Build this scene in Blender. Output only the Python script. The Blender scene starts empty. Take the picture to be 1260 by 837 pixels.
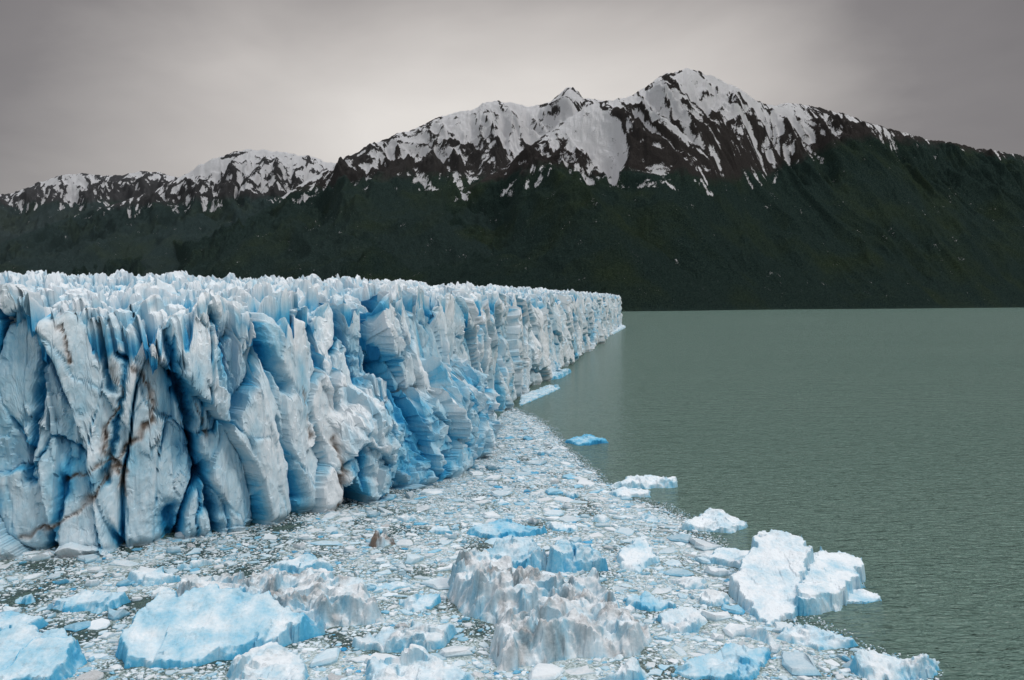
import bpy, math, numpy as np
from mathutils import Vector
rng=np.random.RandomState(7)
F=980.0; CX=630.0; CY=418.5; PITCH=math.atan(48.5/980.0); CAMH=50.0
cp,sp=math.cos(PITCH),math.sin(PITCH)
def ray(px,py):
    x=(px-CX)/F; y=-(py-CY)/F
    return np.array([x, cp+y*sp, -sp+y*cp])
def gp(px,py):
    d=ray(px,py); t=-CAMH/d[2]
    return np.array([d[0]*t,d[1]*t])
def ratios(px,py):
    d=ray(px,py); return d[0]/d[1], d[2]/d[1]
# ---------------------------------------------------------------- noise
_p=np.random.RandomState(11).permutation(4096).astype(np.int64)
def h3(i,j,k,seed=0):
    return _p[(_p[(_p[(i+seed*131)&4095]+j)&4095]+k)&4095]
def hf(i,j,seed=0):
    return h3(i,j,seed*17+3,seed)/4096.0
def perlin(x,y,seed=0):
    xi=np.floor(x).astype(np.int64); yi=np.floor(y).astype(np.int64)
    xf=x-xi; yf=y-yi
    u=xf*xf*xf*(xf*(xf*6-15)+10); v=yf*yf*yf*(yf*(yf*6-15)+10)
    def g(ii,jj,dx,dy):
        a=h3(ii,jj,seed,seed)*(2*math.pi/4096)
        return np.cos(a)*dx+np.sin(a)*dy
    n00=g(xi,yi,xf,yf); n10=g(xi+1,yi,xf-1,yf)
    n01=g(xi,yi+1,xf,yf-1); n11=g(xi+1,yi+1,xf-1,yf-1)
    return 1.5*((n00*(1-u)+n10*u)*(1-v)+(n01*(1-u)+n11*u)*v)
def fbm(x,y,o=4,seed=0,g=0.5,l=2.03):
    r=0;a=1;t=0
    for k in range(o):
        r=r+a*perlin(x,y,seed+k); t+=a; a*=g; x=x*l+3.7; y=y*l+1.3
    return r/t
def ridged(x,y,o=4,seed=0,g=0.5,l=2.07):
    r=0;a=1;t=0
    for k in range(o):
        r=r+a*(1-np.abs(perlin(x,y,seed+k))*1.6); t+=a; a*=g; x=x*l+2.1; y=y*l+5.3
    return r/t
def worley(x,y,seed=0,tilt=None):
    xi=np.floor(x).astype(np.int64); yi=np.floor(y).astype(np.int64)
    f1=np.full(x.shape,9.0); f2=np.full(x.shape,9.0); idv=np.zeros(x.shape); pl=np.zeros(x.shape)
    for a in(-1,0,1):
        for b in(-1,0,1):
            ci=xi+a; cj=yi+b
            dx=ci+hf(ci,cj,seed)-x; dy=cj+hf(ci,cj,seed+5)-y
            d=np.sqrt(dx*dx+dy*dy); c=d<f1
            f2=np.where(c,f1,np.minimum(f2,d)); f1=np.where(c,d,f1)
            iv=hf(ci,cj,seed+9)
            idv=np.where(c,iv,idv)
            if tilt is not None:
                v=(iv-.5)+tilt*((hf(ci,cj,seed+7)-.5)*2*dx+(hf(ci,cj,seed+8)-.5)*2*dy)
                pl=np.where(c,v,pl)
    if tilt is not None: return f1,f2,idv,pl
    return f1,f2,idv
def facets(x,y,seed=0,tilt=0.9,cone=0.8):
    xi=np.floor(x).astype(np.int64); yi=np.floor(y).astype(np.int64)
    best=np.full(x.shape,-9.0)
    for a in(-1,0,1):
        for b in(-1,0,1):
            ci=xi+a; cj=yi+b
            dx=x-ci-hf(ci,cj,seed); dy=y-cj-hf(ci,cj,seed+5)
            tx=(hf(ci,cj,seed+7)-.5)*2*tilt; ty=(hf(ci,cj,seed+8)-.5)*2*tilt
            d=np.sqrt(dx*dx+dy*dy)
            v=hf(ci,cj,seed+6)*.7+tx*dx+ty*dy-cone*d
            best=np.maximum(best,v)
    return best
def sstep(a,b,x):
    t=np.clip((x-a)/(b-a),0,1); return t*t*(3-2*t)
def gsmooth(a,s):
    k=np.arange(-int(3*s),int(3*s)+1); w=np.exp(-k*k/(2*s*s)); w/=w.sum()
    pad=len(k)//2
    return np.convolve(np.pad(a,pad,mode='reflect',reflect_type='odd'),w,'valid')
# ---------------------------------------------------------------- mesh helpers
def make_mesh(name,V,faces,attrs={},mat=None,smooth=True):
    """faces: list of int arrays (n,k)"""
    me=bpy.data.meshes.new(name)
    me.vertices.add(len(V)); me.vertices.foreach_set('co',np.ascontiguousarray(V,dtype=np.float32).ravel())
    tot=sum(f.size for f in faces); nf=sum(len(f) for f in faces)
    me.loops.add(tot); me.polygons.add(nf)
    me.loops.foreach_set('vertex_index',np.concatenate([f.ravel() for f in faces]).astype(np.int32))
    st=[];o=0
    for f in faces:
        st.append(o+np.arange(len(f))*f.shape[1]); o+=f.size
    me.polygons.foreach_set('loop_start',np.concatenate(st).astype(np.int32))
    me.update(calc_edges=True)
    me.polygons.foreach_set('use_smooth',np.full(nf,smooth,dtype=bool))
    for k,a in attrs.items():
        at=me.attributes.new(k,'FLOAT','POINT'); at.data.foreach_set('value',np.asarray(a,dtype=np.float32).ravel())
    ob=bpy.data.objects.new(name,me); bpy.context.scene.collection.objects.link(ob)
    if mat: me.materials.append(mat)
    return ob
def gridfaces(nr,nc,mask=None,flip=False):
    i=np.arange(nr*nc).reshape(nr,nc)
    q=np.stack([i[:-1,:-1],i[:-1,1:],i[1:,1:],i[1:,:-1]],-1)
    if mask is not None: q=q[mask]
    q=q.reshape(-1,4)
    return q[:,::-1] if flip else q
# ---------------------------------------------------------------- material helpers
def newmat(name):
    m=bpy.data.materials.new(name); m.use_nodes=True; nt=m.node_tree
    return m,nt,nt.nodes['Principled BSDF']
def N(nt,t,**kw):
    n=nt.nodes.new(t)
    for k,v in kw.items(): setattr(n,k,v)
    return n
def L(nt,a,b): nt.links.new(a,b)
def attr(nt,name): return N(nt,'ShaderNodeAttribute',attribute_name=name).outputs['Fac']
def noise(nt,scale,detail=5,rough=.55,vec=None,dist=0):
    n=N(nt,'ShaderNodeTexNoise'); n.inputs['Scale'].default_value=scale; n.inputs['Detail'].default_value=detail
    n.inputs['Roughness'].default_value=rough; n.inputs['Distortion'].default_value=dist
    if vec is not None: L(nt,vec,n.inputs['Vector'])
    return n.outputs['Fac']
def M(nt,op,a,b=None,c=None,clamp=False):
    n=N(nt,'ShaderNodeMath',operation=op); n.use_clamp=clamp
    for i,v in enumerate((a,b,c)):
        if v is None: continue
        if isinstance(v,(int,float)): n.inputs[i].default_value=v
        else: L(nt,v,n.inputs[i])
    return n.outputs[0]
def ramp(nt,fac,stops):
    r=N(nt,'ShaderNodeValToRGB'); e=r.color_ramp.elements
    while len(e)>1: e.remove(e[-1])
    e[0].position=stops[0][0]; e[0].color=(*stops[0][1],1)
    for p,c in stops[1:]:
        k=e.new(p); k.color=(*c,1)
    L(nt,fac,r.inputs[0]); return r.outputs[0]
def mix(nt,f,a,b,mode='MIX'):
    n=N(nt,'ShaderNodeMix',data_type='RGBA',blend_type=mode)
    if isinstance(f,(int,float)): n.inputs[0].default_value=f
    else: L(nt,f,n.inputs[0])
    for s,v in((6,a),(7,b)):
        if isinstance(v,tuple): n.inputs[s].default_value=(*v,1)
        else: L(nt,v,n.inputs[s])
    return n.outputs[2]
def mapped(nt,scale):
    tc=N(nt,'ShaderNodeTexCoord'); mp=N(nt,'ShaderNodeMapping'); mp.inputs['Scale'].default_value=scale
    L(nt,tc.outputs['Object'],mp.inputs['Vector']); return mp.outputs[0]
def bump(nt,h,strength,dist,normal=None):
    b=N(nt,'ShaderNodeBump'); b.inputs['Strength'].default_value=strength; b.inputs['Distance'].default_value=dist
    L(nt,h,b.inputs['Height'])
    if normal is not None: L(nt,normal,b.inputs['Normal'])
    return b.outputs[0]
def ice_material(name,sc=1.0,bumpd=0.35,vert=True):
    m,nt,b=newmat(name)
    vec=mapped(nt,(1,1,.5 if vert else 1))
    n1=noise(nt,.12*sc,5,.6,vec); n2=noise(nt,.9*sc,6,.65,vec); n3=noise(nt,5*sc,3,.6,vec)
    f=M(nt,'ADD',attr(nt,'blue'),M(nt,'MULTIPLY',M(nt,'SUBTRACT',n1,.5),.40))
    f=M(nt,'ADD',f,M(nt,'MULTIPLY',M(nt,'SUBTRACT',n2,.5),.34))
    col=ramp(nt,f,[(0,(.78,.82,.845)),(.16,(.58,.705,.77)),(.34,(.34,.575,.70)),(.54,(.10,.43,.65)),(.78,(.02,.28,.53)),(1,(.010,.15,.33))])
    dn=M(nt,'MULTIPLY',attr(nt,'dirt'),M(nt,'ADD',.3,M(nt,'MULTIPLY',n2,1.3)),clamp=True)
    dcol=mix(nt,n3,(.075,.05,.037),(.20,.16,.13))
    col=mix(nt,dn,col,dcol)
    L(nt,col,b.inputs['Base Color']); b.inputs['Roughness'].default_value=.5
    b.inputs['Specular IOR Level'].default_value=.3
    nn=bump(nt,n2,.6,bumpd); nn=bump(nt,n3,.7,bumpd*.4,nn)
    L(nt,nn,b.inputs['Normal'])
    return m
# ================================================================ GLACIER
basepx=[(0,693),(60,690),(130,686),(210,674),(300,663),(335,655),(372,636),(400,624),(470,612),(530,598),(565,575),(585,555),(602,528),(640,490),(690,455),(740,420),(765,401)]
pts=[(-420,100),(-260,128),(-160,143)]+[tuple(gp(*p)) for p in basepx]
e=pts[-1]
pts+=[(e[0]+5,e[1]+60),(e[0]-60,e[1]+260),(e[0]-160,e[1]+520),(e[0]-380,e[1]+1000),(e[0]-700,e[1]+1500)]
pts=np.array(pts)
seg=np.hypot(*np.diff(pts,axis=0).T); S0=np.concatenate([[0],np.cumsum(seg)])
sd=np.arange(0,S0[-1],1.0)
fx=gsmooth(np.interp(sd,S0,pts[:,0]),6); fy=gsmooth(np.interp(sd,S0,pts[:,1]),6)
tx=np.gradient(fx); ty=np.gradient(fy); tx=gsmooth(tx,8); ty=gsmooth(ty,8); l=np.hypot(tx,ty); tx/=l; ty/=l
nxd,nyd=ty,-tx      # outward (towards lake)
az=fx/fy
i0=np.argmin(np.hypot(fx-gp(0,693)[0],fy-gp(0,693)[1])); i1=np.argmin(np.hypot(fx-gp(765,401)[0],fy-gp(765,401)[1]))
def s_at(px):
    a=ratios(px,400)[0]; return float(np.interp(a,az[i0-60:i1],sd[i0-60:i1]))
def wallpt(px,py,off=0):
    s=s_at(px); Y=np.interp(s,sd,fy)-off; r=ratios(px,py)[1]; return s, CAMH+r*Y
crestpx=[(0,384),(60,400),(120,398),(200,404),(250,396),(300,384),(420,378),(500,374),(560,370),(640,367),(700,366),(765,366)]
cs=[0]+[s_at(p[0]) for p in crestpx]+[sd[-1]]
ch=[wallpt(*p)[1] for p in crestpx]; ch=[ch[0]]+ch+[ch[-1]]
# column positions
cols=[]; s=S0[1]+20
smax=sd[-1]-5
while s<smax:
    cols.append(s); Y=np.interp(s,sd,fy); 
    d=max(Y/430,.38) if s<sd[i1]+60 else 8.0
    if s<sd[i0]-15: d=.9
    s+=d
cols=np.array(cols); nc=len(cols)
cfx=np.interp(cols,sd,fx); cfy=np.interp(cols,sd,fy); cnx=np.interp(cols,sd,nxd); cny=np.interp(cols,sd,nyd)
crest=np.interp(cols,cs,ch)
ns=[0.]
while ns[-1]<3600: ns.append(ns[-1]+min(.45+.012*ns[-1],9))
ns=np.array(ns[1:]); nw=175
D=np.array([-.7071,.7071])
def seracs(x,y):
    wx=x+5*fbm(x/30,y/30,3,31)+1.2*fbm(x/5,y/5,2,33); wy=y+5*fbm(x/30,y/30,3,37)+1.2*fbm(x/5,y/5,2,38)
    a=(wx*.8+wy*.6); b=(-wx*.6+wy*.8)
    f1,f2,idv,pl=worley(a/14,b/8.5,41,1.0); g1,g2,idg,pg=worley(a/4.6,b/3.6,43,1.2)
    big=fbm(x/120,y/120,3,45)
    e=sstep(0,.30,f2-f1)
    h=-8*(1-e)*(.4+.6*idv)+6.0*pl+(1-f1*1.2)*4 +2.2*pg+(1-g1*1.3)*1.5-1.8*(1-sstep(0,.2,g2-g1))+3*big
    h+=.8*ridged(x/2.3,y/2.3,3,47)-2.0
    blue=.62*(1-e)+.34*(1-sstep(0,.3,g2-g1))+.05-.14*pl
    return h,blue
# crevice slots & veins on the wall, defined along the front (s) and height (h)
def poly(pp): return np.array([wallpt(*p) for p in pp])
slots=[([(203,410),(222,470),(246,560),(268,640),(272,664)],1.1,7),([(333,374),(345,430),(362,480)],1.1,6),
 ([(155,400),(150,470),(138,530),(118,600)],.6,2.5),([(348,520),(362,570),(372,610)],.9,4),([(100,395),(118,440),(130,480)],.9,4),
 ([(270,380),(285,430),(290,470)],.9,4),([(30,440),(20,520),(12,600)],.9,4),([(395,380),(400,440),(420,500)],1.1,5),
 ([(450,372),(455,440),(462,480)],1.3,7),([(487,372),(492,420),(500,460)],1.6,9),([(520,370),(527,430)],1.5,8),([(598,372),(600,420),(606,470)],2.0,9),
 ([(625,370),(630,410)],2.2,9),([(208,672),(205,640)],2.2,6),([(560,372),(566,440)],1.6,7),([(60,600),(50,650),(40,690)],.9,3),([(655,368),(658,420)],3,10),([(680,368),(684,420)],4,11),([(708,366),(712,410)],5,13)]
veins=[([(133,455),(145,480),(140,505),(120,535),(118,560),(150,585),(140,600)],.45),([(160,455),(180,475),(188,500),(185,520),(150,560),(120,595),(95,630),(50,655),(0,672)],.6),
 ([(118,540),(150,620)],.35),([(146,565),(100,585),(60,600)],.25),([(402,540),(404,575),(400,620)],.7),([(60,400),(75,450)],.3),([(378,480),(380,540)],.3),([(250,500),(262,540)],.25)]
def dpoly(s,h,P):
    best=np.full(s.shape,1e9)
    for (a,b) in zip(P[:-1],P[1:]):
        v=b-a; t=np.clip(((s-a[0])*v[0]+(h-a[1])*v[1])/(v@v),0,1)
        best=np.minimum(best,np.hypot(s-a[0]-t*v[0],h-a[1]-t*v[1]))
    return best
sl0,sl1=s_at(405),s_at(592)
def wall(s,h,H):
    ws=s+6*fbm(s/38,h/70,2,13)+1.6*fbm(s/14,h/40,3,3)+.12*h; wh=h+5*fbm(s/18,h/22,3,4)
    ws2=ws+.45*fbm(s/2.5,h/5,3,2); wh2=wh+1.5*fbm(s/5,h/9,3,1)
    frac=.22+1.15*sstep(-.12,.34,fbm(s/17,h/24,3,77))      # smooth faces vs shattered zones
    big=facets(ws/24,wh/60,5,1.0,.9)
    _,_,_,pb=worley(ws2/17,wh2/40,26,1.1)
    _,_,_,pm=worley(ws2/8.2,wh2/21,27,1.2)
    _,_,_,ps=worley(ws2/3.1,wh2/8,28,1.2)
    _,_,_,pt=worley(ws2/1.25,wh2/3.2,29,1.2)
    f1,f2,idv=worley(ws2/17,wh2/40,26)
    slot=np.exp(-((f2-f1)/.035)**2)*(.1+.9*sstep(-.1,.3,fbm(s/20,h/30,2,9)))
    g1,g2,idg=worley(ws2/8.2,wh2/21,27)
    crack=np.exp(-((g2-g1)/.04)**2)*np.minimum(frac*1.3,1)
    d=5.0*big+5.0*pb+2.6*pm*(.6+.5*frac)+frac*(1.0*ps+.40*pt)-5.0*slot-1.2*crack-2.4
    d+=.6*(ridged(s/4,h/7,5,14)-.5)
    d-=.10*h+ .0022*np.maximum(h-30,0)**2
    L1=sstep(sl0-3,sl0+5,s)*(1-sstep(sl1-10,sl1+12,s))
    _,_,idl=worley(s/6,s*0+.3,15)
    ht=23+11*(idl-.5)+3*fbm(s/5,h/9,3,17)
    st=sstep(ht-3.5,ht+3.5,h+1.5*pm)
    d+=L1*(3-9*st)
    L2=L1*(1-st)
    f3=facets((s+ws2)/8,h/4.2,16,1.4,1.1); _,_,_,pr=worley(ws2/2.0,h/2.4,30,1.3)
    d+=L2*(2.2*f3+.9*pr)
    band=L1*4*st*(1-st)
    dz=band*(2.4*facets(s/3.5,d/3.5,71,1.4,1.2)+1.0*ridged(s/2,d/2,4,72))
    d+=band*1.2*(ridged(s/2.5,h/1.2,4,73)-.5)
    blue=.12+.72*slot+.36*crack+.16*(.45-big)-.14*pb-.11*pm-.08*ps*frac+.10*L1-.12*band
    blue+=L2*(.12-.15*pr)
    blue+=.30*sstep(.08,.45,fbm(s/14,h/24,3,19))
    blue-=.12*sstep(.75,1,h/H)
    wv=s+1.3*fbm(s/3,h/3,3,21); wvh=h+1.3*fbm(s/3,h/3,3,22)
    for P,w,dep in slots:
        dd=dpoly(wv,wvh,poly(P)); k=np.exp(-(dd/w)**2); d-=dep*k; blue+=.55*k
    dirt=np.zeros(s.shape)
    for P,w in veins:
        dd=dpoly(wv,wvh,poly(P)); w2=w*(.5+1.0*sstep(-.4,.4,fbm(s/5,h/5,2,23)))
        k=np.exp(-(dd/w2)**2); dirt=np.maximum(dirt,k*(.6+.5*sstep(-.3,.3,fbm(s/3,h/3,3,74)))); d-=.7*k; blue-=.25*k
        dirt=np.maximum(dirt,.28*np.exp(-(dd/(w*6))**2)*sstep(-.1,.5,fbm(s/3,h/8,4,24)))
    dirt=np.maximum(dirt,.20*sstep(.38,.6,fbm(s/5,h/16,4,25)))
    d-=2.0*np.exp(-(h/1.3)**2)
    return d,blue,dirt,dz
f0,_=seracs(cfx,cfy)
H=crest+f0*.85-1
# first pass: coarse profile, then redistribute the rows by arc length
v=np.linspace(0,1,260)
Sg,Vg=np.meshgrid(cols,v); hg0=Vg*(H[None]+1.5)-1.5
d0=wall(Sg,hg0,H[None]*np.ones_like(Vg))[0]
dl=np.hypot(np.diff(hg0,axis=0),.6*np.diff(d0,axis=0)); dl=np.minimum(dl,np.median(dl)*6)
cl=np.concatenate([np.zeros((1,nc)),np.cumsum(dl,0)],0); cl/=cl[-1:]
kk=np.hanning(9); kk/=kk.sum()
cp_=np.pad(cl,((0,0),(4,4)),mode='edge'); cl=sum(kk[i]*cp_[:,i:i+nc] for i in range(9))
tt=np.linspace(0,1,nw)
hg=np.stack([np.interp(tt,cl[:,j],hg0[:,j]) for j in range(nc)],1)
Sg=np.repeat(cols[None],nw,0); Hg=np.repeat(H[None],nw,0)
dW,bW,diW,dzW=wall(Sg,hg,Hg)
zx=cfx[None]+cnx[None]*dW; zy=cfy[None]+cny[None]*dW
Vw=np.stack([zx,zy,hg+dzW],-1)
dt=dW[-1]
Ng=ns[:,None]; fade=np.exp(-Ng/14)
px_=cfx[None]+D[0]*Ng+cnx[None]*dt[None]*fade; py_=cfy[None]+D[1]*Ng+cny[None]*dt[None]*fade
hs,bs=seracs(cfx[None]+D[0]*Ng,cfy[None]+D[1]*Ng)
amp=1-.15*sstep(100,900,Ng)
rise=.027*Ng+2.0*(1-np.exp(-Ng/60))+ 48*sstep(700,3500,Ng)*sstep(1100,300,cols[None]*np.ones_like(Ng))
sm_=sstep(1300,2600,Ng)*sstep(-.50,-.62,px_/np.maximum(py_,1))
zz=crest[None]-1+rise+hs*(.85*fade+(1-fade))*amp*(1-.8*sm_) 
Vp=np.stack([px_,py_,zz],-1)
V=np.concatenate([Vw,Vp],0); nr=V.shape[0]
blue=np.concatenate([bW,np.clip(bs,0,1)*(1-.8*sm_)],0); dirt=np.concatenate([diW,.12*sstep(.3,.6,fbm(px_/20,py_/20,4,51))],0)
ice=ice_material('glacier_ice',1.0,.3)
make_mesh('glacier',V.reshape(-1,3),[gridfaces(nr,nc)],{'blue':blue,'dirt':dirt},ice,smooth=False)
print('glacier verts',nr*nc)
# ================================================================ ICEBERGS
def sdf_in(x,y,P):
    """positive inside distance to polygon"""
    d=np.full(x.shape,1e9); ins=np.zeros(x.shape,bool); n=len(P)
    for i in range(n):
        a=P[i]; b=P[(i+1)%n]; v=b-a
        t=np.clip(((x-a[0])*v[0]+(y-a[1])*v[1])/(v@v),0,1)
        d=np.minimum(d,np.hypot(x-a[0]-t*v[0],y-a[1]-t*v[1]))
        c=((a[1]>y)!=(b[1]>y))&(x<(b[0]-a[0])*(y-a[1])/(b[1]-a[1]+1e-12)+a[0]); ins^=c
    return np.where(ins,d,-d)
berg_ice=ice_material('iceberg_ice',2.2,.16,False)
berg_foot=[]
bergno=0
def berg(lumps,rough=.3,blue=.2,dirt=.0,res=.2,slope=2.6,fs=3.0,name='iceberg'):
    """lumps: (pixel polygon on the water, height far side, height near side, height tilt to the right)"""
    global bergno
    bergno+=1; sd_=bergno*3+100
    polys=[np.array([gp(*p) for p in l[0]]) for l in lumps]
    A=np.concatenate(polys); lo=A.min(0)-2; hi=A.max(0)+2
    X,Y=np.meshgrid(np.arange(lo[0],hi[0],res),np.arange(lo[1],hi[1],res))
    _,_,_,ex=worley(X/2.6,Y/2.6,sd_+10,1.0); _,_,_,ey=worley(X/1.0,Y/1.0,sd_+11,1.0)
    wx=X+1.0*fbm(X/5,Y/5,3,sd_); wy=Y+1.0*fbm(X/5,Y/5,3,sd_+1)
    z=np.full(X.shape,-1.2)
    rv=sstep(-.15,.3,fbm(X/6,Y/6,3,sd_+8))
    for (l,P) in zip(lumps,polys):
        hb,hn,tl=l[1:4]
        q=sdf_in(wx,wy,P)+.5*ex+.2*ey; c0,c1=P.min(0),P.max(0)
        v=(Y-c0[1])/(c1[1]-c0[1]); u=(X-c0[0])/(c1[0]-c0[0])-.5
        top=hn+(hb-hn)*v+tl*u
        fa=facets(wx/fs,wy/fs,sd_+2,1.5,1.3); fb=facets(wx/(fs*.42),wy/(fs*.42),sd_+3,1.5,1.3)
        _,_,_,p2=worley(wx/(fs*.35),wy/(fs*.35),sd_+3,1.2)
        top=top+rough*(2.4*fa+1.1*fb*(.4+rv)+.45*p2*rv+1.5*fbm(X/3,Y/3,4,sd_+12)+(1.5*ridged(X/1.3,Y/1.3,4,sd_+4,.6)-.9)*(.15+.5*rv)-.1)
        edge_s=slope*(.45+1.2*sstep(-.4,.4,fbm(X/4,Y/4,3,sd_+9)))
        # rounded shoulder between top and flank
        fl=q*edge_s; tp=np.maximum(top,.12); kk_=.2+.2*rough
        hh=np.clip(.5+.5*(fl-tp)/kk_,0,1); zl=fl*(1-hh)+tp*hh-kk_*hh*(1-hh)
        z=np.maximum(z,np.where(q>-.6,zl,-1.2))
    z+=.09*fbm(X/.7,Y/.7,3,sd_+5)
    gy,gx=np.gradient(z,res); sl=np.hypot(gx,gy)
    b_=blue+.26*sstep(.8,2.4,sl)+.12*sstep(.5,.0,z)
    b_=b_+.32*fbm(X/4,Y/4,3,sd_+6)
    di=dirt*sstep(-.25,.35,fbm(X/2.2,Y/2.2,5,sd_+7)+.12)*(.4+.6*rv)
    keep=z>-1.15
    m=(keep[:-1,:-1]|keep[1:,:-1]|keep[:-1,1:]|keep[1:,1:])
    nr_,nc_=X.shape
    fc=gridfaces(nr_,nc_,m)
    used=np.unique(fc); remap=np.zeros(nr_*nc_,dtype=np.int64); remap[used]=np.arange(len(used))
    Vv=np.stack([X,Y,z],-1).reshape(-1,3)[used]
    c=Vv.mean(0); c[2]=0; Vv=Vv-c
    ob=make_mesh(name,Vv,[remap[fc]],{'blue':np.clip(b_,0,1).ravel()[used],'dirt':di.ravel()[used]},berg_ice,smooth=False)
    ob.location=Vector(c)
    berg_foot.extend(polys)
berg([([(893,732),(945,770),(988,757),(1000,715),(985,700),(930,697)],7.2,.3,1.2),([(975,759),(1032,752),(1062,722),(1045,706),(990,704)],3.4,2.2,-1.6),([(1000,714),(1064,718),(1062,706),(1010,700)],3.4,2.6,-.8),([(868,692),(935,706),(930,686),(885,680)],1.5,.9,0),([(1030,744),(1084,740),(1080,730),(1040,728)],.3,.2,0)],.26,.06,.0,slope=6,fs=6)
berg([([(548,722),(575,708),(660,722),(700,732),(690,760),(620,775),(560,752)],2.8,1.8,0),([(600,790),(690,760),(760,760),(802,785),(790,806),(700,812),(612,826)],2.0,3.0,0),([(680,735),(735,722),(765,760),(700,775)],2.8,1.4,0)],1.0,.0,.6,fs=3.8,slope=2.0)
berg([([(195,752),(235,735),(310,738),(345,760),(250,768)],4.0,2.0,-1.5),([(250,735),(320,722),(400,724),(460,742),(474,765),(400,775),(320,768)],2.2,2.4,1)],.8,.03,.6,fs=3.5,slope=2.0)
berg([([(141,806),(150,822),(245,820),(330,802),(400,780),(330,768),(250,766),(190,776)],6.2,.2,-2.4)],.24,.23,0,fs=7,slope=4)
berg([([(-60,850),(60,850),(106,818),(88,800),(30,796),(-60,810)],4.0,.5,0)],.28,.26,.0,fs=6)
berg([([(-30,786),(30,784),(60,768),(20,764),(-30,766)],1.8,.6,0)],.2,.25,0)
berg([([(590,695),(618,680),(665,684),(672,702),(630,703)],3.4,1.6,0),([(668,703),(690,680),(712,690),(708,705)],4.2,1.8,0),([(700,704),(745,702),(742,690),(705,688)],1.8,1.4,0)],.55,.2,.15,slope=4)
berg([([(758,684),(790,674),(812,692),(784,705),(764,700)],2.6,.3,0)],.15,.06,.0)
berg([([(570,657),(615,650),(672,657),(610,665)],2.0,.6,0)],.2,.34,.0)
berg([([(748,600),(780,592),(835,593),(832,600),(780,602)],1.5,.8,0),([(752,608),(800,606),(800,612),(765,613)],1.0,.6,0)],.35,.06,0,res=.3)
berg([([(695,545),(720,540),(748,545),(715,549)],2.0,.4,0)],.3,.45,0,res=.3)
berg([([(838,652),(860,637),(890,634),(920,648),(900,657)],1.4,.4,0)],.35,.06,0)
berg([([(1036,822),(1060,815),(1100,818),(1155,816),(1150,834),(1080,840)],1.7,.7,0)],.5,.1,.05)
berg([([(276,830),(310,806),(345,802),(382,820),(376,850),(290,850)],1.4,.5,0)],.35,.06,.15)
berg([([(452,824),(520,818),(582,835),(560,860),(450,860)],1.2,.5,0)],.35,.06,.1)
berg([([(58,750),(100,738),(160,742),(120,756)],1.9,.4,0)],.25,.22,0)
berg([([(740,840),(790,818),(800,832),(770,845)],1.3,.7,0)],.4,.1,.1)
berg([([(830,828),(890,800),(950,806),(930,838),(860,838)],.8,.3,0)],.3,.26,0)
berg([([(808,765),(850,752),(872,764),(862,778),(826,780)],.9,.4,0)],.35,.05,.1)
berg([([(770,745),(790,735),(828,748),(800,755)],1.0,.3,0)],.25,.28,0)
berg([([(430,795),(500,775),(560,782),(540,800),(470,806)],1.2,.4,0)],.4,.10,.3)
berg([([(455,673),(470,660),(486,670),(474,674)],2.2,1.4,0)],.5,.0,2.4)
berg([([(150,715),(200,708),(225,716),(180,722)],1.1,.4,0)],.35,.15,0)
berg([([(330,700),(380,690),(410,702),(370,710)],1.2,.4,0)],.35,.15,.1)
berg([([(950,785),(1000,776),(1060,795),(1010,802)],.9,.3,0)],.35,.15,0)
berg([([(655,470),(680,459),(703,458),(690,466)],2.2,1.2,0)],.5,.2,0,res=.5)
berg([([(640,500),(690,478),(676,475),(640,488)],.6,.3,0)],.3,.2,0,res=.5)
berg([([(725,424),(752,413),(770,403),(765,401),(740,412)],2.2,1.3,0)],.5,.1,0,res=1.2)
for q in [(500,640),(545,655),(620,620),(690,650),(735,640),(700,612),(640,590),(480,720),(520,745),(880,740),(690,690),(850,720),(30,740),(250,700),(600,740),(920,790),(800,640),(660,560)]:
    w_=rng.uniform(14,32)*(q[1]-420)/280; h_=w_*rng.uniform(.16,.3)
    a_=np.sort(rng.rand(7))*6.283
    berg([([(q[0]+w_*math.cos(t)*rng.uniform(.7,1.1),q[1]-h_*math.sin(t)*rng.uniform(.7,1.1)) for t in a_],rng.uniform(.4,1.0),rng.uniform(.2,.5),rng.uniform(-.4,.4))],.28,rng.uniform(.0,.2),.2*rng.rand())
# ================================================================ BRASH ICE
edge=[(628,502),(650,512),(672,528),(690,548),(718,578),(748,600),(790,618),(832,636),(868,662),(896,690),(930,735),(990,772),(1050,800),(1140,832),(1190,870),(1180,960),(600,1000),(-400,1000)]
reg=np.array([gp(*p) for p in edge]+[(-200,110),(-200,165),(-130,165)]+[tuple(gp(x,y-25)) for x,y in basepx[:13]])
occ_res=.2; lo=reg.min(0)-2; hi=reg.max(0)+2
lo=np.maximum(lo,(-150,62)); hi=np.minimum(hi,(120,420))
nx_,ny_=((hi-lo)/occ_res).astype(int)+1
gX,gY=np.meshgrid(lo[0]+np.arange(nx_)*occ_res,lo[1]+np.arange(ny_)*occ_res)
jit=4.0*fbm(gX/9,gY/9,5,61,.6)
inside=sdf_in(gX,gY,reg)+jit
fi=np.interp(gX/gY,az[i0-60:i1],sd[i0-60:i1]); 
fyy=np.interp(fi,sd,fy)
inside=np.where(gY>fyy+7,-5,inside)
occ=np.zeros(gX.shape,np.uint8)
for P in berg_foot:
    c0=((P.min(0)-lo)/occ_res).astype(int)-2; c1=((P.max(0)-lo)/occ_res).astype(int)+3
    c0=np.maximum(c0,0); c1=np.minimum(c1,(nx_,ny_))
    if (c1<=c0).any(): continue
    sl_=(slice(c0[1],c1[1]),slice(c0[0],c1[0]))
    occ[sl_]|=(sdf_in(gX[sl_],gY[sl_],P)>-.2).astype(np.uint8)
dens=.52+1.6*fbm(gX/11,gY/11,4,63)+.35*sstep(-50,10,gX)-.35*sstep(-40,-90,gX)*sstep(150,110,gY)
pieces=[]
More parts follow.
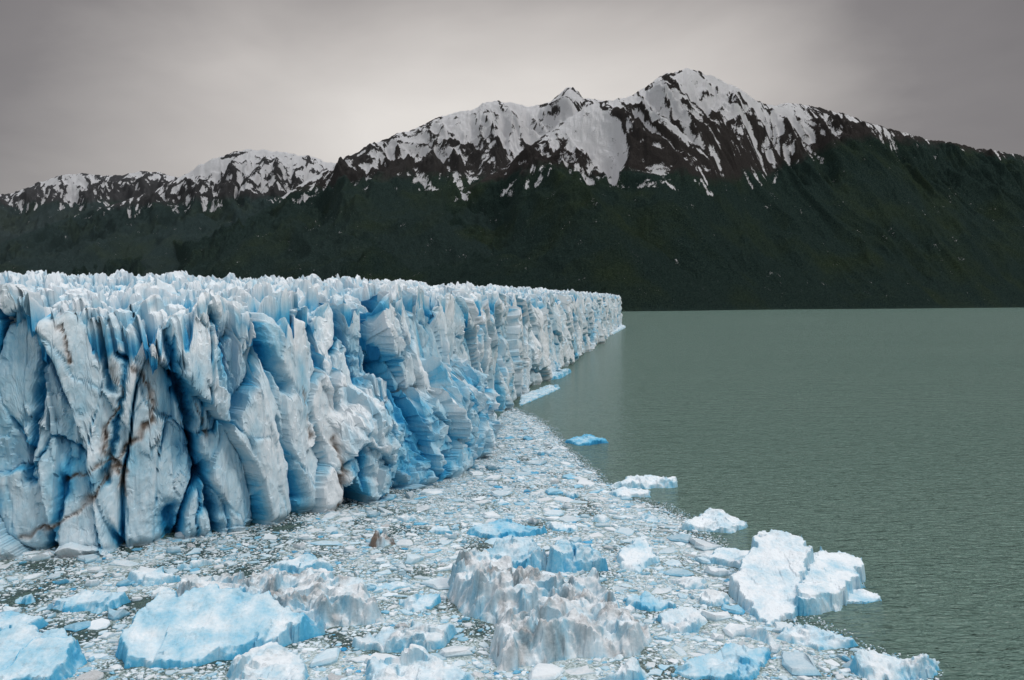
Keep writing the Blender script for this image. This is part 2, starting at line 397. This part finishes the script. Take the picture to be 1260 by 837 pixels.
def scatter(n,r0,r1,thr,tol,power=2.0):
    xs=rng.uniform(lo[0],hi[0],n); ys=rng.uniform(lo[1],hi[1],n)
    u=rng.rand(n); rs=(r0**(-power)+u*(r1**(-power)-r0**(-power)))**(-1/power); rs=np.sort(rs)[::-1]
    ix=((xs-lo[0])/occ_res).astype(int); iy=((ys-lo[1])/occ_res).astype(int)
    ok=(inside[iy,ix]>rs*.5+thr)&(rng.rand(n)<dens[iy,ix]+tol)
    for x,y,r,i,j in zip(xs[ok],ys[ok],rs[ok],ix[ok],iy[ok]):
        k=max(int(r*.72/occ_res),0)
        a,b,c,d=max(j-k,0),j+k+1,max(i-k,0),i+k+1
        w=occ[a:b,c:d]
        if w.size==0 or w.mean()>.2: continue
        w[:]=1
        pieces.append((x,y,r))
scatter(3800,1.2,3.6,0,.0,2.0)
scatter(65000,.45,1.2,-.3,.10,2.6)
scatter(280000,.22,.45,-1.5,.28,2)
scatter(180000,.12,.22,-4.0,.3,2)
P_=np.array(pieces); print('pieces',len(P_))
n=len(P_); K=8
ang=(np.arange(K)/K*2*math.pi)[None]+rng.rand(n,1)*6.28+rng.uniform(-.36,.36,(n,K))
el=rng.uniform(.4,1,(n,1)); th=rng.normal(.2,.7,(n,1))
rad=P_[:,2:3]*rng.uniform(.55,1.25,(n,K))
lx=np.cos(ang)*rad; ly=np.sin(ang)*rad*el
rx=lx*np.cos(th)-ly*np.sin(th); ry=lx*np.sin(th)+ly*np.cos(th)
tk=.04+P_[:,2:3]*rng.uniform(.03,.20,(n,1))+.35*(rng.rand(n,1)<.12)*P_[:,2:3]
tk=np.minimum(tk,.9)
tiltx=rng.normal(0,.06,(n,1)); tilty=rng.normal(0,.06,(n,1))
inner=rng.uniform(.72,.96,(n,K))
top=np.stack([P_[:,0:1]+rx*inner,P_[:,1:2]+ry*inner,tk+tiltx*rx+tilty*ry+rng.normal(0,.22,(n,K))*tk],-1)
mid=np.stack([P_[:,0:1]+rx,P_[:,1:2]+ry,tk*.35+(tiltx*rx+tilty*ry)*.5],-1)
bot=np.stack([P_[:,0:1]+rx*.9,P_[:,1:2]+ry*.9,np.full((n,K),-.25)],-1)
cen=np.stack([P_[:,0]+rng.normal(0,.3,n)*P_[:,2],P_[:,1]+rng.normal(0,.3,n)*P_[:,2]*el[:,0],tk[:,0]*rng.uniform(.5,1.8,n)],-1)[:,None]
VV=np.concatenate([bot,mid,top,cen],1).reshape(-1,3); st=3*K+1
base=(np.arange(n)*st)[:,None]
a=np.arange(K); b_=(a+1)%K
q1=np.stack([a,b_,b_+K,a+K],-1); q2=q1+K
t1=np.stack([a+2*K,b_+2*K,np.full(K,3*K)],-1)
Q=(base[:,:,None]+np.concatenate([q1,q2],0)[None]).reshape(-1,4)
T=(base[:,:,None]+t1[None]).reshape(-1,3)
pb=np.clip(rng.normal(.09,.12,n)+.35*(rng.rand(n)<.04),0,.8); pd=np.where(rng.rand(n)<.05,rng.uniform(.2,.6,n),rng.uniform(0,.25,n))
pbv=np.repeat(pb,st).reshape(n,st); pbv[:,:2*K]+=.2
brash_ice_m=ice_material('brash_ice_surface',2.5,.06,False)
make_mesh('brash_ice',VV,[Q,T],{'blue':pbv,'dirt':np.repeat(pd,st)},brash_ice_m,smooth=False)
# slush sheet between the pieces (a thin skin of crushed ice on the water)
k=6
sx,sy=gX[::k,::k],gY[::k,::k]; ins=inside[::k,::k]
cov=sstep(-2.5,2.5,ins)*np.clip(.32+.7*dens[::k,::k],.05,1)
msk=(ins>-5)
m_=msk[:-1,:-1]&msk[1:,:-1]&msk[:-1,1:]&msk[1:,1:]
fc=gridfaces(*sx.shape,m_); used=np.unique(fc); rm=np.zeros(sx.size,dtype=np.int64); rm[used]=np.arange(len(used))
m,nt,b=newmat('slush_surface')
ov=mapped(nt,(1,1,1))
s1=noise(nt,2.2,6,.75,ov,.6); s2=noise(nt,.35,4,.6,ov)
ff=M(nt,'ADD',M(nt,'MULTIPLY',M(nt,'SUBTRACT',s1,.5),2.4),M(nt,'ADD',M(nt,'MULTIPLY',M(nt,'SUBTRACT',s2,.5),1.0),M(nt,'SUBTRACT',attr(nt,'cover'),.42)))
L(nt,ramp(nt,ff,[(.0,(.030,.055,.046)),(.22,(.10,.14,.125)),(.45,(.28,.35,.34)),(.7,(.52,.59,.60))]),b.inputs['Base Color'])
L(nt,ramp(nt,ff,[(.1,(.2,.2,.2)),(.4,(.7,.7,.7))]),b.inputs['Roughness'])
al=M(nt,'MULTIPLY',M(nt,'ADD',attr(nt,'cover'),M(nt,'MULTIPLY',M(nt,'SUBTRACT',s1,.5),1.2)),2.2,clamp=True)
L(nt,al,b.inputs['Alpha'])
L(nt,bump(nt,s1,.6,.12),b.inputs['Normal'])
make_mesh('slush_ice',np.stack([sx,sy,sx*0+.02],-1).reshape(-1,3)[used],[rm[fc]],{'cover':cov.ravel()[used]},m)
# ================================================================ LAKE
m,nt,b=newmat('glacial_lake_water')
tc=N(nt,'ShaderNodeTexCoord')
mp=N(nt,'ShaderNodeMapping'); mp.inputs['Rotation'].default_value=(0,0,math.radians(-20)); mp.inputs['Scale'].default_value=(.4,1.1,1); L(nt,tc.outputs['Object'],mp.inputs[0])
w1=noise(nt,.8,3,.6,mp.outputs[0],.4); w2=noise(nt,.16,4,.55,mp.outputs[0],.3); w3=noise(nt,.006,3,.5,mp.outputs[0])
col=mix(nt,w3,(.112,.190,.158),(.145,.222,.186)); 
L(nt,col,b.inputs['Base Color']); b.inputs['Roughness'].default_value=.18; b.inputs['IOR'].default_value=1.33
nn=bump(nt,w2,1.0,3.5); nn=bump(nt,w1,1.0,2.4,nn); L(nt,nn,b.inputs['Normal'])
R=30000
xs=np.linspace(-R,R,61); X,Y=np.meshgrid(xs,xs+8000)
make_mesh('lake_water',np.stack([X,Y,X*0],-1).reshape(-1,3),[gridfaces(61,61)],{},m)
# ================================================================ MOUNTAINS
def mountain_mat(name,haze=0.0,haze_tint=(.10,.12,.14)):
    m,nt,b=newmat(name)
    v=mapped(nt,(.001,.001,.001)); v2=mapped(nt,(.001,.001,.002))
    n1=noise(nt,9,9,.68,v,.3); n2=noise(nt,90,5,.7,v2); n3=noise(nt,1.8,6,.6,v)
    sn=M(nt,'ADD',attr(nt,'snow'),M(nt,'MULTIPLY',M(nt,'SUBTRACT',n1,.5),2.6))
    sn=M(nt,'ADD',sn,M(nt,'MULTIPLY',M(nt,'SUBTRACT',n2,.5),1.3))
    sn=M(nt,'MULTIPLY',M(nt,'SUBTRACT',sn,.50),9,clamp=True)
    fo=M(nt,'ADD',attr(nt,'forest'),M(nt,'MULTIPLY',M(nt,'SUBTRACT',n1,.5),.8))
    fo=M(nt,'MULTIPLY',M(nt,'SUBTRACT',fo,.35),3,clamp=True)
    rock=mix(nt,n2,(.016,.015,.015),(.078,.068,.063))
    fcol=ramp(nt,n2,[(.3,(.009,.020,.020)),(.5,(.022,.042,.037)),(.7,(.048,.074,.058))])
    fcol=mix(nt,M(nt,'MULTIPLY',M(nt,'SUBTRACT',n3,.47),3.4,clamp=True),fcol,ramp(nt,n2,[(.3,(.016,.028,.013)),(.5,(.034,.052,.026)),(.7,(.072,.095,.045))]))
    c=mix(nt,fo,rock,fcol); c=mix(nt,sn,c,(.86,.85,.86))
    if haze>0: c=mix(nt,haze,c,haze_tint)  # distance haze painted into the base colour as a flat bluish-grey tint
    L(nt,c,b.inputs['Base Color']); b.inputs['Roughness'].default_value=.95; b.inputs['Specular IOR Level'].default_value=.05
    L(nt,bump(nt,n2,1.0,30),b.inputs['Normal'])
    return m
def mountain(name,sky,yfoot,depth,mat,px0,px1,ncol,nrow,snowline,seed,sp_amp=330,p=1.2,jag=34):
    sk=np.array([ratios(*q) for q in sky]); a0,_=ratios(px0,300); a1,_=ratios(px1,300)
    a=np.linspace(a0,a1,ncol)
    E=np.interp(a,sk[:,0],sk[:,1])
    yf=np.interp(a,*yfoot) if isinstance(yfoot,tuple) else np.full(ncol,float(yfoot))
    yr=yf+depth; Zr=CAMH+E*yr
    Zr=Zr+jag*(ridged(a*45,a*0+.5,5,seed+60,.6)-.62)*sstep(700,1500,Zr)
    t=np.concatenate([np.linspace(-.02,1,nrow),np.linspace(1,1.7,nrow//4)[1:]])
    T,A=np.meshgrid(t,a,indexing='ij')
    Y=yf[None]+T*depth; X=A*Y
    prof=np.where(T<=1,np.clip(T,0,1)**p,np.maximum(1-1.1*(T-1),0))
    z=Zr[None]*prof
    wx=X+250*fbm(X/900,Y/900,3,seed)+.35*Y; wy=Y+250*fbm(X/900,Y/900,3,seed+3)
    spur=ridged(wx/1500,wy/3800,2,seed+5); gul=ridged(wx/420,wy/1300,3,seed+8); fine=ridged(wx/130,wy/230,5,seed+12,.6)
    env=np.clip(T,0,1)*np.clip(1-T,0,1)*4
    env2=np.clip(T*4,0,1)*sstep(1.0,.88,T)
    hi_=sstep(.5,.85,T)
    z=z+sp_amp*env*(spur-.62)+(95+155*hi_)*env2*(gul-.6)*1.4+(14+90*hi_)*(env2*.85+.15*np.clip(T*4,0,1))*(fine-.6)
    z=z+4*fbm(X/25,Y/25,3,seed+20)*np.clip(T*20,0,1)
    sl=snowline(A)+0*z
    conc=-(gul-.62)*1.5-(fine-.55)*2.8-(spur-.6)*.6
    sn=.5+(z-sl)/600+conc+.9*fbm(wx/330,wy/600,5,seed+30,.6)
    # wind-blown rocky crests
    sn-=.9*sstep(.62,.80,fine)*sstep(.55,.8,gul)
    sn=np.where(z<sl-450,0,sn)
    fo=.5-(z-(sl-300))/260+.4*fbm(wx/300,wy/500,3,seed+33)
    z=z+np.clip(fo,0,1)*rng.uniform(0,1,z.shape)**2*13*np.clip(T*60,0,1)   # tree canopy roughness
    z=np.where(T<0,-20,z)
    return make_mesh(name,np.stack([X,Y,z],-1).reshape(-1,3),[gridfaces(len(t),ncol)],{'snow':np.clip(sn,-.5,.98),'forest':np.clip(fo,0,1)},mat)
sh=np.array([[ratios(x,y)[0],gp(x,y)[1]] for x,y in [(760,383.5),(850,382.5),(960,381),(1100,380),(1200,379),(1300,378.3)]])
shore=(np.concatenate([[-2],sh[:,0]]),np.concatenate([[sh[0,1]],sh[:,1]]))
mR=mountain_mat('mountain_near_surface',.0)
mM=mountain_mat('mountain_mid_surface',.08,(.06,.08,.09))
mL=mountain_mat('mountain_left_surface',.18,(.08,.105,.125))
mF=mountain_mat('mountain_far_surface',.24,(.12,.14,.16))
mountain('snowy_mountain',[(-300,372),(200,362),(330,338),(430,300),(540,250),(610,212),(650,182),(690,152),(720,132),(745,125),(770,120),(785,112),(800,104),(812,94),(825,88),(845,84),(858,86),(870,92),(880,94),(895,102),(915,112),(930,124),(940,127),(970,126),(1000,131),(1040,141),(1090,157),(1130,168),(1180,178),(1260,192),(1500,235)],
  shore,2700,mR,250,1500,1500,420,lambda A:1270+560*sstep(.26,.48,A)-60*sstep(.1,.25,A)*sstep(.33,.25,A),200)
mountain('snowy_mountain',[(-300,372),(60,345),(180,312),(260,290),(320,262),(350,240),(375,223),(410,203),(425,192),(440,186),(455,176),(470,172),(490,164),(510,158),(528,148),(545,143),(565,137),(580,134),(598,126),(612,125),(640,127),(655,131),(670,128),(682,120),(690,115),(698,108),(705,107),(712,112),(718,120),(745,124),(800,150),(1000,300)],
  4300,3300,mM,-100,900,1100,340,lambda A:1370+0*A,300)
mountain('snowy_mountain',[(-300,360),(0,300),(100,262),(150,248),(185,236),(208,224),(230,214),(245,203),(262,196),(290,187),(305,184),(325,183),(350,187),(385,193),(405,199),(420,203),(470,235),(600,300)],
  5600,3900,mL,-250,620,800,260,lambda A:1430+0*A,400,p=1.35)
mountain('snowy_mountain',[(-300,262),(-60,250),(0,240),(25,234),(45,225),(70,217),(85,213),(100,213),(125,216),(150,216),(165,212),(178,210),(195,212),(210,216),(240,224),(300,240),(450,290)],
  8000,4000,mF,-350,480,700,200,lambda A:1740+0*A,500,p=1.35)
# lakebed / land sheet
mg,ntg,bg=newmat('lakebed_ground'); L(ntg,ramp(ntg,noise(ntg,.01),[(.3,(.05,.05,.045)),(.7,(.09,.085,.075))]),bg.inputs['Base Color'])
make_mesh('ground',np.array([[-36000,-25000,-25],[36000,-25000,-25],[36000,42000,-25],[-36000,42000,-25]],float),[np.array([[0,1,2,3]])],{},mg)
# ================================================================ WORLD
w=bpy.data.worlds.new('World'); bpy.context.scene.world=w; w.use_nodes=True
nt=w.node_tree; bgd=nt.nodes['Background']
SUN_EL,SUN_AZ=math.radians(50),math.radians(115)
sky=N(nt,'ShaderNodeTexSky',sky_type='NISHITA'); sky.sun_disc=False; sky.sun_elevation=SUN_EL; sky.sun_rotation=SUN_AZ
tc=N(nt,'ShaderNodeTexCoord'); sep=N(nt,'ShaderNodeSeparateXYZ'); L(nt,tc.outputs['Generated'],sep.inputs[0])
mp=N(nt,'ShaderNodeMapping'); mp.inputs['Scale'].default_value=(1,.5,2.2); mp.inputs['Rotation'].default_value=(0,.18,0); L(nt,tc.outputs['Generated'],mp.inputs[0])
cn=noise(nt,3.0,6,.5,mp.outputs[0],.3); cn2=noise(nt,1.3,3,.5,mp.outputs[0])
d=ray(600,180); d=d/np.linalg.norm(d)
dx=M(nt,'SUBTRACT',sep.outputs[0],float(d[0])); dz=M(nt,'SUBTRACT',sep.outputs[2],float(d[2]))
q=M(nt,'ADD',M(nt,'POWER',M(nt,'MULTIPLY',M(nt,'ABSOLUTE',dx),1.85),2.0),M(nt,'POWER',M(nt,'MULTIPLY',M(nt,'ABSOLUTE',dz),3.9),2.0))
gl=M(nt,'DIVIDE',1.0,M(nt,'ADD',1.0,M(nt,'MULTIPLY',q,1.45)))
gl=M(nt,'ADD',gl,M(nt,'MULTIPLY',M(nt,'SUBTRACT',cn,.5),.42))
gl=M(nt,'ADD',gl,M(nt,'MULTIPLY',M(nt,'SUBTRACT',cn2,.5),.30))
cc=ramp(nt,gl,[(.1,(.12,.110,.112)),(.42,(.24,.222,.219)),(.70,(.54,.505,.48)),(1,(.78,.74,.70))])
zen=M(nt,'MULTIPLY',M(nt,'SUBTRACT',sep.outputs[2],.42),2.4,clamp=True)
cc=mix(nt,zen,cc,(1.35,1.4,1.48))
skys=mix(nt,1.0,sky.outputs[0],(.1,.1,.1),'MULTIPLY')
fin=mix(nt,.95,skys,cc)
L(nt,fin,bgd.inputs['Color']); bgd.inputs['Strength'].default_value=1.0
sl=bpy.data.lights.new('sun','SUN'); sl.energy=1.1; sl.angle=math.radians(12); sl.color=(1,.96,.9)
so=bpy.data.objects.new('sun',sl); bpy.context.scene.collection.objects.link(so)
sv=Vector((math.sin(SUN_AZ)*math.cos(SUN_EL),math.cos(SUN_AZ)*math.cos(SUN_EL),math.sin(SUN_EL)))
so.rotation_euler=sv.to_track_quat('Z','Y').to_euler()
# ================================================================ CAMERA
cam=bpy.data.cameras.new('camera'); cam.lens=28; cam.sensor_width=36; cam.clip_start=.5; cam.clip_end=80000
co=bpy.data.objects.new('camera',cam); bpy.context.scene.collection.objects.link(co)
co.location=(0,0,CAMH); co.rotation_euler=(math.radians(90)-PITCH,0,0)
sc=bpy.context.scene; sc.camera=co
sc.view_settings.view_transform='Standard'; sc.view_settings.look='None'; sc.view_settings.exposure=0
